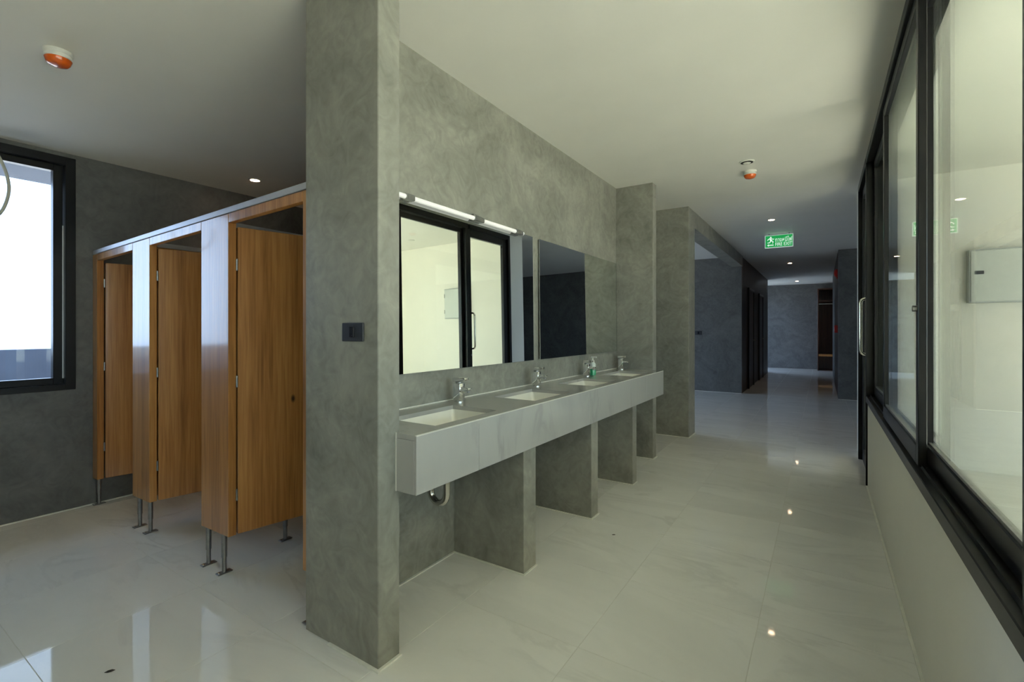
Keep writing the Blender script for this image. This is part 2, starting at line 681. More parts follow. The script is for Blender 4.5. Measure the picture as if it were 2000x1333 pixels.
struct_boxes('wall_side_passage', [(-3.1, -3.0, 3.42, 5.77, 0, CZ)], CONC_D,
             'dark cement wall closing the passage behind the mirror wall', 'wall')
struct_boxes('trim_1', [(-1.50, -1.30, 6.09, 10.30, 2.50, CZ)], CONC,
             'cement beam under the ceiling over the wide opening to the dark hall', 'beam')
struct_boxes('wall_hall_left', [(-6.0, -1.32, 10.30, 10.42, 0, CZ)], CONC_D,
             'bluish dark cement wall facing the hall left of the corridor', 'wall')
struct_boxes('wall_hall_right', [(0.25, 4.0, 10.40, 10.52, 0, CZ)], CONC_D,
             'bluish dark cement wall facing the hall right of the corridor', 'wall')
wall_with_hole('wall_hall_end', 'X', -6.16, -6.0, 5.77, 10.42, 0, CZ, [(6.3, 10.1, 0.4, 2.5)], CONC_D,
               'cement end wall of the dark hall with its window')
struct_boxes('wall_hall_far_end', [(4.0, 4.16, 6.09, 10.52, 0, CZ)], CONC_D,
             'dark cement end wall of the hall on the right', 'wall')
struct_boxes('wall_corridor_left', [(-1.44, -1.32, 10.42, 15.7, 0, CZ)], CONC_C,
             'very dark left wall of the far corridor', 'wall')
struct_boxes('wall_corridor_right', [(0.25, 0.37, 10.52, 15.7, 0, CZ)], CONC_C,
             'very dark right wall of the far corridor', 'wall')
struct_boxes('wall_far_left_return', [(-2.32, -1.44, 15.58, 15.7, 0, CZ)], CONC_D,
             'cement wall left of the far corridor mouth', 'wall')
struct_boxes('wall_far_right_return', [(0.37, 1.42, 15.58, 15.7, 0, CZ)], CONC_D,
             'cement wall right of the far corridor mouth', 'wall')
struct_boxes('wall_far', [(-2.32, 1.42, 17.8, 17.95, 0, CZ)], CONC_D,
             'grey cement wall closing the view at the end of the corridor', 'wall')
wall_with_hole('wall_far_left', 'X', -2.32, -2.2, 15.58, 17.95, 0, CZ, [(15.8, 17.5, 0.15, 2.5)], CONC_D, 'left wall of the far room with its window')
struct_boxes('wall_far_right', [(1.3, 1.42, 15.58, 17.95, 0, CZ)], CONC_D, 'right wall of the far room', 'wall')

# glazed wall on the right
WINL, WINH = 0.68, 2.665
W_Y0, W_Y1 = -2.40, 4.78
D_Y0, D_Y1 = 4.78, 5.78
wall_with_hole('wall_right', 'X', XR, XR + 0.12, YB, 6.13, 0, CZ,
               [(W_Y0, W_Y1, WINL, WINH), (D_Y0, D_Y1, -0.1, WINH)], WHITE,
               'low white wall under the long black framed window')
struct_boxes('wall_room_back', [(XR + 0.12, 3.5, 5.82, 6.25, 0, CZ)], WHITE,
             'white end wall of the glazed room carrying the electrical panel', 'wall')
struct_boxes('wall_room_behind', [(XR + 0.12, 3.5, YB - 0.16, YB, 0, CZ)], WHITE,
             'white wall of the glazed room behind the viewpoint', 'wall')
OP_Y0, OP_Y1, OP_Z0, OP_Z1 = -3.0, 3.3, 0.05, 2.35
wall_with_hole('wall_room_side', 'X', 3.5, 3.64, YB, 6.25, 0, CZ, [(OP_Y0, OP_Y1, OP_Z0, OP_Z1)], WHITE,
               'white outer wall of the glazed room with its daylight opening')
# the cement skin on the hall side of the glazed room's end wall
struct_boxes('wall_hall_near_right', [(XR + 0.12, 4.0, 6.25, 6.33, 0, CZ)], CONC_D,
             'dark cement wall on the hall side of the white room', 'wall')

portal('portal_left', (XL - 0.1, (WY0 + WY1) / 2, (WZ0 + WZ1) / 2), WY1 - WY0, WZ1 - WZ0, (1, 0, 0))
portal('portal_room', (3.56, (OP_Y0 + OP_Y1) / 2, (OP_Z0 + OP_Z1) / 2), OP_Y1 - OP_Y0, OP_Z1 - OP_Z0, (-1, 0, 0))
portal('portal_hall', (-6.08, 8.2, 1.45), 3.8, 2.1, (1, 0, 0))
portal('portal_far', (-2.26, 16.65, 1.325), 1.7, 2.35, (1, 0, 0))

# sealant lines at the foot of the walls
S = 0.012


def seal(name, x0, x1, y0, y1, label):
    return struct_boxes(name, [(x0, x1, y0, y1, 0, 0.006)], SEAL, label, 'trim')


seal('baseboard_mirror', XM, XM + S, 1.318, 4.64, 'thin white sealant line at the foot of the mirror wall')
seal('baseboard_near_pier', -1.665, XF, 1.21 - S, 1.21, 'thin white sealant line along the front of the near wall end')
seal('baseboard_near_pier_side', XF, XF + S, 1.21 - S, 1.318, 'thin white sealant line on the side of the near wall end')
seal('baseboard_right', XR - S, XR, YB, 4.78, 'thin white sealant line at the foot of the low white wall')
seal('baseboard_left', XL, XL + S, YB, 3.3, 'thin white sealant line at the foot of the window wall')
seal('baseboard_corner', -1.70, -1.30, 5.77 - S, 5.77, 'thin white sealant line at the hall corner wall')
seal('baseboard_corner_side', -1.30, -1.30 + S, 5.77 - S, 6.09, 'thin white sealant line on the side of the hall corner')
seal('baseboard_hall_left', -2.6, -1.32, 10.30 - S, 10.30, 'thin pale line at the foot of the bluish hall wall')
seal('baseboard_hall_right', 0.25, 1.2, 10.40 - S, 10.40, 'thin pale line at the foot of the right hall wall')
seal('baseboard_far_pier', XM, XF, 4.64 - S, 4.64, 'thin white sealant line in front of the far wall end')
seal('baseboard_far_pier_side', XF, XF + S, 4.64 - S, 4.75, 'thin white sealant line beside the far wall end')

# ------------------------------------------------------------------ exterior
struct_boxes('floor', [(-40, 40, -40, 50, -0.30, -0.16)], GROUND, 'paved ground outside the windows', 'ground')
struct_boxes('wall_parapet', [(-6.35, -6.20, -6.0, 5.5, -0.16, 1.08)], EXT,
             'bluish grey parapet wall outside the left window', 'wall')
struct_boxes('trim_eave', [(-5.25, XL - 0.16, -6.0, 5.5, 2.44, 2.60)], EXT, 'pale eave slab outside above the left window', 'eave')

# ------------------------------------------------------------------ left window
w1 = empty('window_1', (XL - 0.06, (WY0 + WY1) / 2, WZ0))
tag(w1, 'large black framed window full of white daylight beside the cubicles', 'window', kind='structure')
xf0, xf1 = XL - 0.12, XL + 0.012
fw = 0.055
part_box('frame_post', w1, xf0, xf1, WY1 - fw, WY1, WZ0, WZ1, BLACK, 0.002)
part_box('frame_post', w1, xf0, xf1, WY0, WY0 + fw, WZ0, WZ1, BLACK, 0.002)
part_box('frame_head', w1, xf0, xf1, WY0 + fw, WY1 - fw, WZ1 - 0.055, WZ1, BLACK, 0.002)
part_box('frame_sill', w1, xf0, xf1, WY0 + fw, WY1 - fw, WZ0, WZ0 + 0.04, BLACK, 0.002)
xs0, xs1 = XL - 0.09, XL - 0.035
for (a, b) in ((WY0 + fw + 0.003, WY1 - fw - 0.003),):
    part_box('sash_stile', w1, xs0, xs1, b - 0.05, b, WZ0 + 0.04, WZ1 - 0.055, BLACK, 0.002)
    part_box('sash_stile', w1, xs0, xs1, a, a + 0.05, WZ0 + 0.04, WZ1 - 0.055, BLACK, 0.002)
    part_box('sash_rail', w1, xs0, xs1, a + 0.05, b - 0.05, WZ0 + 0.04, WZ0 + 0.085, BLACK, 0.002)
    part_box('sash_rail', w1, xs0, xs1, a + 0.05, b - 0.05, WZ1 - 0.10, WZ1 - 0.055, BLACK, 0.002)
    part_box('pane', w1, XL - 0.066, XL - 0.060, a + 0.045, b - 0.045, WZ0 + 0.08, WZ1 - 0.095, GLASSB)
part_box('sash_joint', w1, XL - 0.037, XL - 0.033, WY1 - fw - 0.006, WY1 - fw + 0.001, WZ0 + 0.08, WZ0 + 1.15, ALU)

# hall and far windows (simple but real frames)
for nm, xx, y0, y1, z0, z1, lab in (('window_2', -6.08, 6.3, 10.1, 0.4, 2.5, 'black framed window at the left end of the dark hall'),
                                    ('window_3', -2.26, 15.8, 17.5, 0.15, 2.5, 'black framed window of the far room')):
    w = empty(nm, (xx, (y0 + y1) / 2, z0))
    tag(w, lab, 'window', kind='structure')
    part_box('frame_post', w, xx - 0.05, xx + 0.05, y0, y0 + 0.05, z0, z1, BLACK)
    part_box('frame_post', w, xx - 0.05, xx + 0.05, y1 - 0.05, y1, z0, z1, BLACK)
    part_box('frame_post', w, xx - 0.05, xx + 0.05, (y0 + y1) / 2 - 0.03, (y0 + y1) / 2 + 0.03, z0 + 0.05, z1 - 0.05, BLACK)
    part_box('frame_head', w, xx - 0.05, xx + 0.05, y0 + 0.05, y1 - 0.05, z1 - 0.05, z1, BLACK)
    part_box('frame_sill', w, xx - 0.05, xx + 0.05, y0 + 0.05, y1 - 0.05, z0, z0 + 0.05, BLACK)
    part_box('pane', w, xx - 0.003, xx + 0.003, y0 + 0.05, (y0 + y1) / 2 - 0.03, z0 + 0.05, z1 - 0.05, GLASSB)
    part_box('pane', w, xx - 0.003, xx + 0.003, (y0 + y1) / 2 + 0.03, y1 - 0.05, z0 + 0.05, z1 - 0.05, GLASSB)

# ------------------------------------------------------------------ long sliding window on the right
w4 = empty('window_4', (XR + 0.06, (W_Y0 + W_Y1) / 2, WINL))
tag(w4, 'long black framed sliding window above the low white wall', 'window', kind='structure')
fx0, fx1 = XR - 0.012, XR + 0.128
part_box('frame_sill', w4, fx0, fx1, W_Y0, W_Y1, WINL, WINL + 0.05, BLACK, 0.003)
for tx in (XR + 0.012, XR + 0.055, XR + 0.10):
    part_box('track', w4, tx, tx + 0.006, W_Y0 + 0.05, W_Y1 - 0.05, WINL + 0.05, WINL + 0.066, BLACK)
part_box('frame_head', w4, fx0, fx1, W_Y0, W_Y1, WINH - 0.06, WINH, BLACK, 0.003)
part_box('frame_post', w4, fx0, fx1, W_Y1 - 0.03, W_Y1, WINL + 0.05, WINH - 0.06, BLACK, 0.003)
part_box('frame_post', w4, fx0, fx1, W_Y0, W_Y0 + 0.03, WINL + 0.05, WINH - 0.06, BLACK, 0.003)
SZ0, SZ1 = WINL + 0.056, WINH - 0.064


def sash(y0, y1, x0, x1, sw0=0.075, sw1=0.075):
    s = empty('sash', (0, 0, 0))
    s.parent = w4
    s.location = Vector(((x0 + x1) / 2, (y0 + y1) / 2, SZ0)) - w4.location
    part_box('stile', s, x0, x1, y0, y0 + sw0, SZ0, SZ1, BLACK, 0.003)
    part_box('stile', s, x0, x1, y1 - sw1, y1, SZ0, SZ1, BLACK, 0.003)
    part_box('rail', s, x0, x1, y0 + sw0, y1 - sw1, SZ0, SZ0 + 0.075, BLACK, 0.003)
    part_box('rail', s, x0, x1, y0 + sw0, y1 - sw1, SZ1 - 0.06, SZ1, BLACK, 0.003)
    xm = (x0 + x1) / 2
    part_box('glazing_bead', s, xm - 0.008, xm + 0.008, y0 + sw0, y1 - sw1, SZ0 + 0.075, SZ0 + 0.085, STEEL)
    part_box('pane', s, xm - 0.003, xm + 0.003, y0 + sw0 - 0.004, y1 - sw1 + 0.004, SZ0 + 0.07, SZ1 - 0.055, GLASS)
    return s


xa = (XR + 0.002, XR + 0.030)
xb = (XR + 0.038, XR + 0.066)
sash(3.595, 4.748, *xb, 0.07, 0.045)
sash(2.40, 3.655, *xa, 0.05, 0.06)
sash(1.20, 2.53, *xb, 0.05, 0.05)
sash(0.03, 1.26, *xa, 0.05, 0.05)
sash(-1.17, 0.09, *xb, 0.05, 0.05)
sash(-2.37, -1.11, *xa, 0.05, 0.05)
part_lathe('latch', w4, (XR - 0.004, 2.425, 1.35), [(0.012, -0.008), (0.012, 0.006), (0.006, 0.010)], STEEL, 12, 'X')

# ------------------------------------------------------------------ glazed door
d1 = empty('door_1', (XR + 0.06, (D_Y0 + D_Y1) / 2, 0))
tag(d1, 'black framed glass door with steel pull handle at the end of the glazed wall', 'door', kind='structure')
part_box('door_frame_post', d1, fx0, fx1, D_Y0, D_Y0 + 0.03, 0, WINH, BLACK, 0.003)
part_box('door_frame_post', d1, fx0, fx1, D_Y1 - 0.05, D_Y1, 0, WINH, BLACK, 0.003)
part_box('door_frame_head', d1, fx0, fx1, D_Y0 + 0.05, D_Y1 - 0.05, WINH - 0.06, WINH, BLACK, 0.003)
dl0, dl1 = D_Y0 + 0.033, D_Y1 - 0.055
dx0, dx1 = XR + 0.02, XR + 0.065
part_box('stile', d1, dx0, dx1, dl0, dl0 + 0.075, 0.008, WINH - 0.065, BLACK, 0.003)
part_box('stile', d1, dx0, dx1, dl1 - 0.09, dl1, 0.008, WINH - 0.065, BLACK, 0.003)
part_box('rail', d1, dx0, dx1, dl0 + 0.075, dl1 - 0.09, 0.008, 0.12, BLACK, 0.003)
part_box('rail', d1, dx0, dx1, dl0 + 0.075, dl1 - 0.09, WINH - 0.155, WINH - 0.065, BLACK, 0.003)
part_box('pane', d1, XR + 0.039, XR + 0.046, dl0 + 0.070, dl1 - 0.085, 0.115, WINH - 0.15, GLASS)


def dpull(sgn, x):
    z0, z1, o, r = 1.06, 1.52, 0.062, 0.011
    y = dl0 + 0.055
    pts = [(x, y, z0)]
    for k in range(0, 7):
        a = math.pi / 2 * k / 6
        pts.append((x + sgn * (o - 0.035 + 0.035 * math.sin(a)), y, z0 + 0.035 - 0.035 * math.cos(a)))
    for k in range(0, 7):
        a = math.pi / 2 * k / 6
        pts.append((x + sgn * (o - 0.035 + 0.035 * math.cos(a)), y, z1 - 0.035 + 0.035 * math.sin(a)))
    pts.append((x, y, z1))
    h = part_tube('pull_handle', d1, pts, r, SATIN, 14)
    h['label'] = 'satin steel D-shaped pull handle'


dpull(-1, dx0)
dpull(1, dx1)
part_lathe('lock_cylinder', d1, (dx0 - 0.006, dl0 + 0.05, 0.98), [(0.012, 0), (0.012, 0.010)], SATIN, 12, 'X')

# dark doors along the far corridor
for n, (y0, y1) in enumerate(((11.2, 12.1), (13.2, 14.1))):
    d = empty('door_%d' % (n + 2), (-1.32, (y0 + y1) / 2, 0))
    tag(d, ('dark door nearer the hall' if n == 0 else 'dark door deeper in the corridor') + ' on the left corridor wall', 'door', kind='structure')
    part_box('leaf', d, -1.335, -1.30, y0 + 0.05, y1 - 0.05, 0.008, 2.1, DOORM, 0.003)
    part_box('jamb', d, -1.335, -1.285, y0, y0 + 0.05, 0, 2.15, BLACK)
    part_box('jamb', d, -1.335, -1.285, y1 - 0.05, y1, 0, 2.15, BLACK)
    part_box('head', d, -1.335, -1.285, y0 + 0.05, y1 - 0.05, 2.1, 2.15, BLACK)
    part_tube('handle', d, [(-1.30, y1 - 0.12, 1.02), (-1.25, y1 - 0.12, 1.02), (-1.245, y1 - 0.22, 1.02)], 0.009, SATIN, 8)

# ------------------------------------------------------------------ wooden cubicles
YF = 1.235
cub = empty('cubicle_row', (-2.8, YF, 0))
tag(cub, 'row of three varnished pine cubicles with open doors on thin steel legs', 'cubicle')


def shz(p):
    k = 0.0137 + (p.z - 0.2) / 1.68 * 0.0125
    return Vector((p.x, p.y, p.z + k * (p.x + 2.8)))


PB, PT = 0.211, 1.847
for x0, x1 in ((XL + 0.002, -4.34), (-3.712, -3.455), (-2.797, -2.513), (-1.886, XMB - 0.006)):
    part_box('front_panel', cub, x0, x1, YF, YF + 0.04, PB, PT, WOOD, 0.0025, 1, shz)
for x0, x1 in ((-4.338, -3.714), (-3.453, -2.799), (-2.511, -1.888)):
    part_box('fascia', cub, x0, x1, YF, YF + 0.03, 1.80, PT, WOOD, 0.002, 1, shz)
tr = part_box('top_rail', cub, XL + 0.02, XMB - 0.006, YF - 0.004, YF + 0.05, PT + 0.0015, PT + 0.031, ALU, 0.002, 1, shz)
tr['label'] = 'grey aluminium capping rail'
for hx in (-4.338, -3.453, -2.511):
    ang = math.radians(10.5)
    a = empty('door', (0, 0, 0))
    a.parent = cub
    a.location = Vector((hx, YF + 0.042, 0)) - cub.location
    ow = wloc(a)
    bm = bmesh.new()
    bm_box(bm, -0.032, 0.0, 0.004, 0.585, PB + 0.002, 1.787)
    bm_bevel(bm, 0.003)
    R = Matrix.Rotation(-ang, 3, 'Z')
    for v in bm.verts:
        v.co = shz(R @ v.co + ow) - ow
    obj('leaf', bm, WOOD, a)
    for hz in (0.42, 1.0, 1.6):
        bm = bmesh.new()
        bm_lathe(bm, [(0.006, -0.03), (0.006, 0.03)], (-0.004, 0.0, hz), 10)
        obj('hinge', bm, STEEL, a, smooth=True)
    bm = bmesh.new()
    bm_lathe(bm, [(0.014, 0.0), (0.014, 0.014), (0.02, 0.02), (0.02, 0.034), (0.012, 0.04)], (0, 0, 0), 14, 'X')
    for v in bm.verts:
        v.co = shz(R @ (v.co + Vector((0.0, 0.535, 1.02))) + ow) - ow
    obj('knob', bm, SATIN, a, smooth=True)
for px in (-3.60, -2.70):
    part_box('partition', cub, px - 0.016, px + 0.016, YF + 0.042, 3.298, PB, PT - 0.03, WOOD, 0.002, 1, shz)
    part_box('partition_rail', cub, px - 0.02, px + 0.02, YF + 0.052, 3.298, PT - 0.03, PT, ALU, 0.002, 1, shz)


def leg(x, y):
    l = part_lathe('leg', cub, (x, y, 0.006), [(0.011, 0), (0.011, 0.075), (0.0135, 0.076), (0.0135, 0.225)], STEEL, 12)
    l['label'] = 'thin steel adjustable leg'
    part_box('foot_plate', l, x - 0.017, x + 0.017, y - 0.036, y + 0.036, 0.0, 0.006, STEEL, 0.0015)
    part_lathe('bolt', l, (x, y - 0.026, 0.006), [(0.005, 0), (0.005, 0.004)], SATIN, 8)


for x, y in ((-4.395, 1.262), (-3.675, 1.262), (-3.515, 1.262), (-2.775, 1.262), (-2.61, 1.262), (-2.71, 1.66), (-3.61, 1.66), (-1.862, 1.262)):
    leg(x, y)

# ------------------------------------------------------------------ vanity counter
VX0, VX1 = XM, -1.27
VY0, VY1 = 1.296, 4.61
VZ0, VZ1 = 0.645, 0.870
van = empty('vanity_counter', ((VX0 + VX1) / 2, 3.0, 0))
tag(van, 'long grey marble washbasin counter on cement support panels', 'counter')
SINK_X0, SINK_X1 = -1.622, -1.338
SINKS = [(1.475 + 0.815 * k, 1.925 + 0.815 * k) for k in range(4)]
# top slab with four openings, laid as slabs that meet at joints
TY = [1.320, 1.686, 2.886, 4.086, 4.638]
bm = bmesh.new()


def slab(x0, x1, y0, y1):
    bm_box(bm, x0, x1, y0, y1, VZ1 - 0.02, VZ1)


slab(XM + 0.001, SINK_X0, 1.320, 4.638)
slab(SINK_X1, VX1 - 0.001, VY0 + 0.001, VY1)
slab(SINK_X0, SINK_X1, 1.320, SINKS[0][0])
slab(XF + 0.001, SINK_X1, VY0 + 0.001, 1.320)
for (a, b) in zip(SINKS, SINKS[1:]):
    slab(SINK_X0, SINK_X1, a[1], b[0])
slab(SINK_X0, SINK_X1, SINKS[3][1], 4.638)
bmesh.ops.remove_doubles(bm, verts=bm.verts, dist=0.0002)
for v in bm.verts:
    v.co -= van.location
obj('countertop', bm, STONE, van)
FY = [VY0, 1.686, 2.886, 4.086, VY1]
for a, b in zip(FY, FY[1:]):
    part_box('front_tile', van, VX1 - 0.012, VX1, a + 0.0008, b - 0.0008, VZ0, VZ1 - 0.002, STONE, 0.0012)
part_box('end_tile', van, XF + 0.001, VX1 - 0.012, VY0 - 0.0, VY0 + 0.012, VZ0, VZ1 - 0.021, STONE, 0.0012)
part_box('end_tile', van, XF + 0.001, VX1 - 0.012, VY1 - 0.012, VY1, VZ0, VZ1 - 0.021, STONE, 0.0012)
part_box('edge_trim', van, VX1 - 0.006, VX1 + 0.0012, VY0, VY1, VZ1 - 0.0035, VZ1 + 0.0006, EDGE)
part_box('edge_trim', van, XF + 0.0005, XF + 0.006, VY0 - 0.002, VY0 + 0.004, VZ0, VZ1, EDGE)
part_box('sealant', van, XM + 0.0015, XM + 0.008, 1.32, 4.638, VZ1, VZ1 + 0.005, SEAL)
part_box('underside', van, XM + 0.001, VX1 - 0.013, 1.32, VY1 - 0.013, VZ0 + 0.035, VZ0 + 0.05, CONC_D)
for y0, y1 in ((2.093, 2.218), (2.955, 3.066), (3.782, 3.880)):
    part_box('support_panel', van, XM + 0.001, -1.29, y0, y1, 0, VZ0 + 0.034, CONC, 0.002)
    part_box('support_sealant', van, XM + 0.012, -1.29, y0 - 0.010, y0, 0, 0.005, SEAL)
    part_box('support_sealant', van, -1.29, -1.28, y0 - 0.010, y1, 0, 0.005, SEAL)

ORD = ['nearest the camera, first', 'second from the camera', 'third from the camera', 'farthest from the camera, last']


def basin(k):
    y0, y1 = SINKS[k]
    b = empty('washbasin', ((SINK_X0 + SINK_X1) / 2, (y0 + y1) / 2, VZ1 - 0.15))
    tag(b, 'white ceramic undermount washbasin ' + ORD[k] + ' of four', 'sink', 'washbasins in the counter')
    o = wloc(b)
    e = 0.012
    zt = VZ1 - 0.0205
    bm = bmesh.new()

    def ring(x0, x1, yy0, yy1, z, r, n=5):
        pts = []
        for cx, cy, a0 in ((x1 - r, yy1 - r, 0), (x0 + r, yy1 - r, 90), (x0 + r, yy0 + r, 180), (x1 - r, yy0 + r, 270)):
            for i in range(n):
                a = math.radians(a0 + 90 * i / (n - 1))
                pts.append(bm.verts.new(Vector((cx + r * math.cos(a), cy + r * math.sin(a), z)) - o))
        return pts
    rs = [ring(SINK_X0 - 0.03, SINK_X1 + 0.03, y0 - 0.03, y1 + 0.03, zt - 0.012, 0.03),
          ring(SINK_X0 - 0.03, SINK_X1 + 0.03, y0 - 0.03, y1 + 0.03, zt, 0.03),
          ring(SINK_X0 - 0.003, SINK_X1 + 0.003, y0 - 0.003, y1 + 0.003, zt, 0.014),
          ring(SINK_X0 + 0.006, SINK_X1 - 0.006, y0 + 0.006, y1 - 0.006, zt - 0.04, 0.02),
          ring(SINK_X0 + 0.022, SINK_X1 - 0.022, y0 + 0.022, y1 - 0.022, zt - 0.105, 0.03),
          ring(SINK_X0 + 0.05, SINK_X1 - 0.05, y0 + 0.05, y1 - 0.05, zt - 0.122, 0.03),
          ring((SINK_X0 + SINK_X1) / 2 - 0.02, (SINK_X0 + SINK_X1) / 2 + 0.02, (y0 + y1) / 2 - 0.02, (y0 + y1) / 2 + 0.02, zt - 0.126, 0.0199),
          ring((SINK_X0 + SINK_X1) / 2 - 0.02, (SINK_X0 + SINK_X1) / 2 + 0.02, (y0 + y1) / 2 - 0.02, (y0 + y1) / 2 + 0.02, zt - 0.150, 0.0199),
          ring(SINK_X0 + 0.012, SINK_X1 - 0.012, y0 + 0.012, y1 - 0.012, zt - 0.122, 0.03),
          ring(SINK_X0 - 0.008, SINK_X1 + 0.008, y0 - 0.008, y1 + 0.008, zt - 0.03, 0.02),
          ]
    rs.append(rs[0])
    for a, c in zip(rs, rs[1:]):
        n = len(a)
        for i in range(n):
            j = (i + 1) % n
            bm.faces.new((a[i], a[j], c[j], c[i]))
    obj('bowl', bm, CERAM, b, smooth=True)
    cx, cy = (SINK_X0 + SINK_X1) / 2, (y0 + y1) / 2
    part_lathe('drain', b, (cx, cy, zt - 0.132), [(0.019, 0.0), (0.022, 0.007), (0.012, 0.010), (0.012, 0.016)], CHROME, 20)
    part_lathe('overflow', b, (SINK_X0 + 0.008, y0 + 0.14, zt - 0.045), [(0.011, 0.0), (0.011, 0.005), (0.007, 0.006)], DROCK, 14, 'X')
    return b


for k in range(4):
    basin(k)


def faucet(k, x, y):
    f = empty('faucet', (x, y, VZ1))
    names = ['nearest the camera beside the first washbasin', 'between the second and third washbasins',
             'standing beside the soap bottle', 'farthest from the camera by the far wall end']
    tag(f, 'chrome lever mixer tap ' + names[k], 'faucet', 'chrome taps on the counter')
    part_lathe('base_ring', f, (x, y, VZ1), [(0.026, 0), (0.026, 0.004), (0.023, 0.007)], CHROME, 24)
    bm = bmesh.new()
    bm_box(bm, -0.024, 0.024, -0.023, 0.023, 0.006, 0.103)
    bm_bevel(bm, 0.005, 2)
    obj('body', bm, CHROME, f, smooth=True)
    # short spout reaching over the counter
    bm = bmesh.new()
    bm_box(bm, 0.018, 0.078, -0.016, 0.016, 0.060, 0.086)
    for v in bm.verts:
        if v.co.x > 0.05:
            v.co.z -= 0.006
            if v.co.z < 0.065:
                v.co.z += 0.010
    bm_bevel(bm, 0.004, 2)
    s = obj('spout', bm, CHROME, f, smooth=True)
    part_lathe('aerator', s, (x + 0.066, y, VZ1 + 0.054), [(0.009, 0), (0.009, 0.011)], STEEL, 14)
    part_lathe('cartridge_neck', f, (x, y, VZ1 + 0.102), [(0.019, 0), (0.019, 0.009)], STEEL, 20)
    # flat lever block on the neck, thinner towards the free end
    bm = bmesh.new()
    bm_box(bm, -0.030, 0.054, -0.022, 0.022, 0.110, 0.132)
    for v in bm.verts:
        if v.co.x > 0.0:
            v.co.y *= 0.8
            v.co.z += 0.008 if v.co.z < 0.12 else 0.002
    bm_bevel(bm, 0.003, 2)
    obj('lever', bm, CHROME, f, smooth=True)
    return f


for k, (x, y) in enumerate(((-1.672, 2.035), (-1.672, 2.885), (-1.672, 3.735), (-1.668, 4.55))):
    faucet(k, x, y)

# soap bottle beside the third tap
sb = empty('soap_bottle', (-1.66, 3.83, VZ1))
tag(sb, 'small green soap bottle with white pump beside the third tap', 'bottle')
part_lathe('bottle_body', sb, (-1.66, 3.83, VZ1), [(0.024, 0), (0.028, 0.004), (0.028, 0.062), (0.027, 0.068)], SOAPG, 20)
part_lathe('label_band', sb, (-1.66, 3.83, VZ1 + 0.066), [(0.0275, 0), (0.0275, 0.028), (0.022, 0.040), (0.013, 0.047)], SOAPL, 20)
part_lathe('pump_collar', sb, (-1.66, 3.83, VZ1 + 0.112), [(0.015, 0), (0.015, 0.016), (0.007, 0.019), (0.006, 0.040)], PLASTIC, 16)
bm = bmesh.new()
bm_box(bm, -0.012, 0.036, -0.009, 0.009, 0.150, 0.162)
bm_bevel(bm, 0.003, 2)
obj('pump_head', bm, PLASTIC, sb)

# trap and valve under the first basin
TX, TYY = -1.475, 1.705
tp = empty('drain_trap', (TX, TYY, 0.43))
tag(tp, 'chrome curved drain trap hanging under the nearest washbasin', 'pipe')
TX2 = TX - 0.10


def arc_pts(c, r, a0, a1, n, y):
    return [(c[0] + r * math.cos(math.radians(a0 + (a1 - a0) * i / n)), y, c[1] + r * math.sin(math.radians(a0 + (a1 - a0) * i / n))) for i in range(n + 1)]


zc = 0.495
pts = [(TX, TYY, 0.676), (TX, TYY, zc)] + arc_pts((TX - 0.05, zc), 0.05, 0, -180, 12, TYY)[1:] + [(TX - 0.10, TYY, 0.57)]
pts += arc_pts((TX - 0.13, 0.57), 0.03, 0, 90, 6, TYY)[1:] + [(XM + 0.002, TYY, 0.60)]
part_tube('trap_pipe', tp, pts, 0.0165, SATIN, 16)
part_lathe('slip_nut', tp, (TX, TYY, 0.565), [(0.021, 0), (0.024, 0.004), (0.024, 0.014), (0.021, 0.018)], CHROME, 20)
part_lathe('slip_nut', tp, (TX - 0.10, TYY, 0.53), [(0.021, 0), (0.024, 0.004), (0.024, 0.014), (0.021, 0.018)], CHROME, 20)
part_lathe('wall_flange', tp, (XM + 0.001, TYY, 0.60), [(0.036, 0), (0.034, 0.006), (0.018, 0.010)], CHROME, 20, 'X')
sv = empty('stop_valve', (XM, 1.80, 0.60))
tag(sv, 'small chrome stop valve on the wall under the nearest washbasin', 'valve')
part_tube('valve_body', sv, [(XM + 0.001, 1.80, 0.60), (XM + 0.05, 1.80, 0.60), (XM + 0.056, 1.80, 0.607), (XM + 0.056, 1.80, 0.66)], 0.009, CHROME, 12)
part_lathe('valve_knob', sv, (XM + 0.055, 1.80, 0.60), [(0.010, 0), (0.014, 0.004), (0.014, 0.020), (0.010, 0.024)], CHROME, 14, 'X')
part_lathe('wall_flange', sv, (XM + 0.001, 1.80, 0.60), [(0.022, 0), (0.020, 0.004)], CHROME, 16, 'X')

# ------------------------------------------------------------------ mirrors
MZ0, MZ1 = 1.047, 1.932
TILT = math.radians(0.62)


def mirror(y0, y1, label, reveal):
    m = empty('mirror', (XM, (y0 + y1) / 2, MZ0))
    tag(m, label, 'mirror', 'frameless mirrors above the counter')
    w = (y1 - y0) / 2
    hgt = MZ1 - MZ0

    def lean(p):
        return Vector((p.x + math.tan(TILT) * (hgt - p.z), p.y, p.z))
    bm = bmesh.new()
    bm_box(bm, 0.009, 0.014, -w, w, 0, hgt)
    for v in bm.verts:
        v.co = lean(v.co)
    obj('mirror_glass', bm, MIRROR, m)
    bm = bmesh.new()
    bm_box(bm, 0.0035, 0.0087, -w + 0.004, w - 0.004, 0.004, hgt - 0.004)
    for v in bm.verts:
        v.co = lean(v.co)
    obj('backing', bm, RUBBER, m)
    bm = bmesh.new()
    bm_box(bm, 0.0087, 0.0146, w, w + 0.0025, 0, hgt)
    for v in bm.verts:
        v.co = lean(v.co)
    obj('polished_edge', bm, EDGE if reveal else RUBBER, m)
    return m


mirror(1.42, 2.95, 'large frameless mirror nearest the camera reflecting the black framed window', True)
mirror(3.045, 4.60, 'large frameless mirror farther away reflecting the dark hall', False)

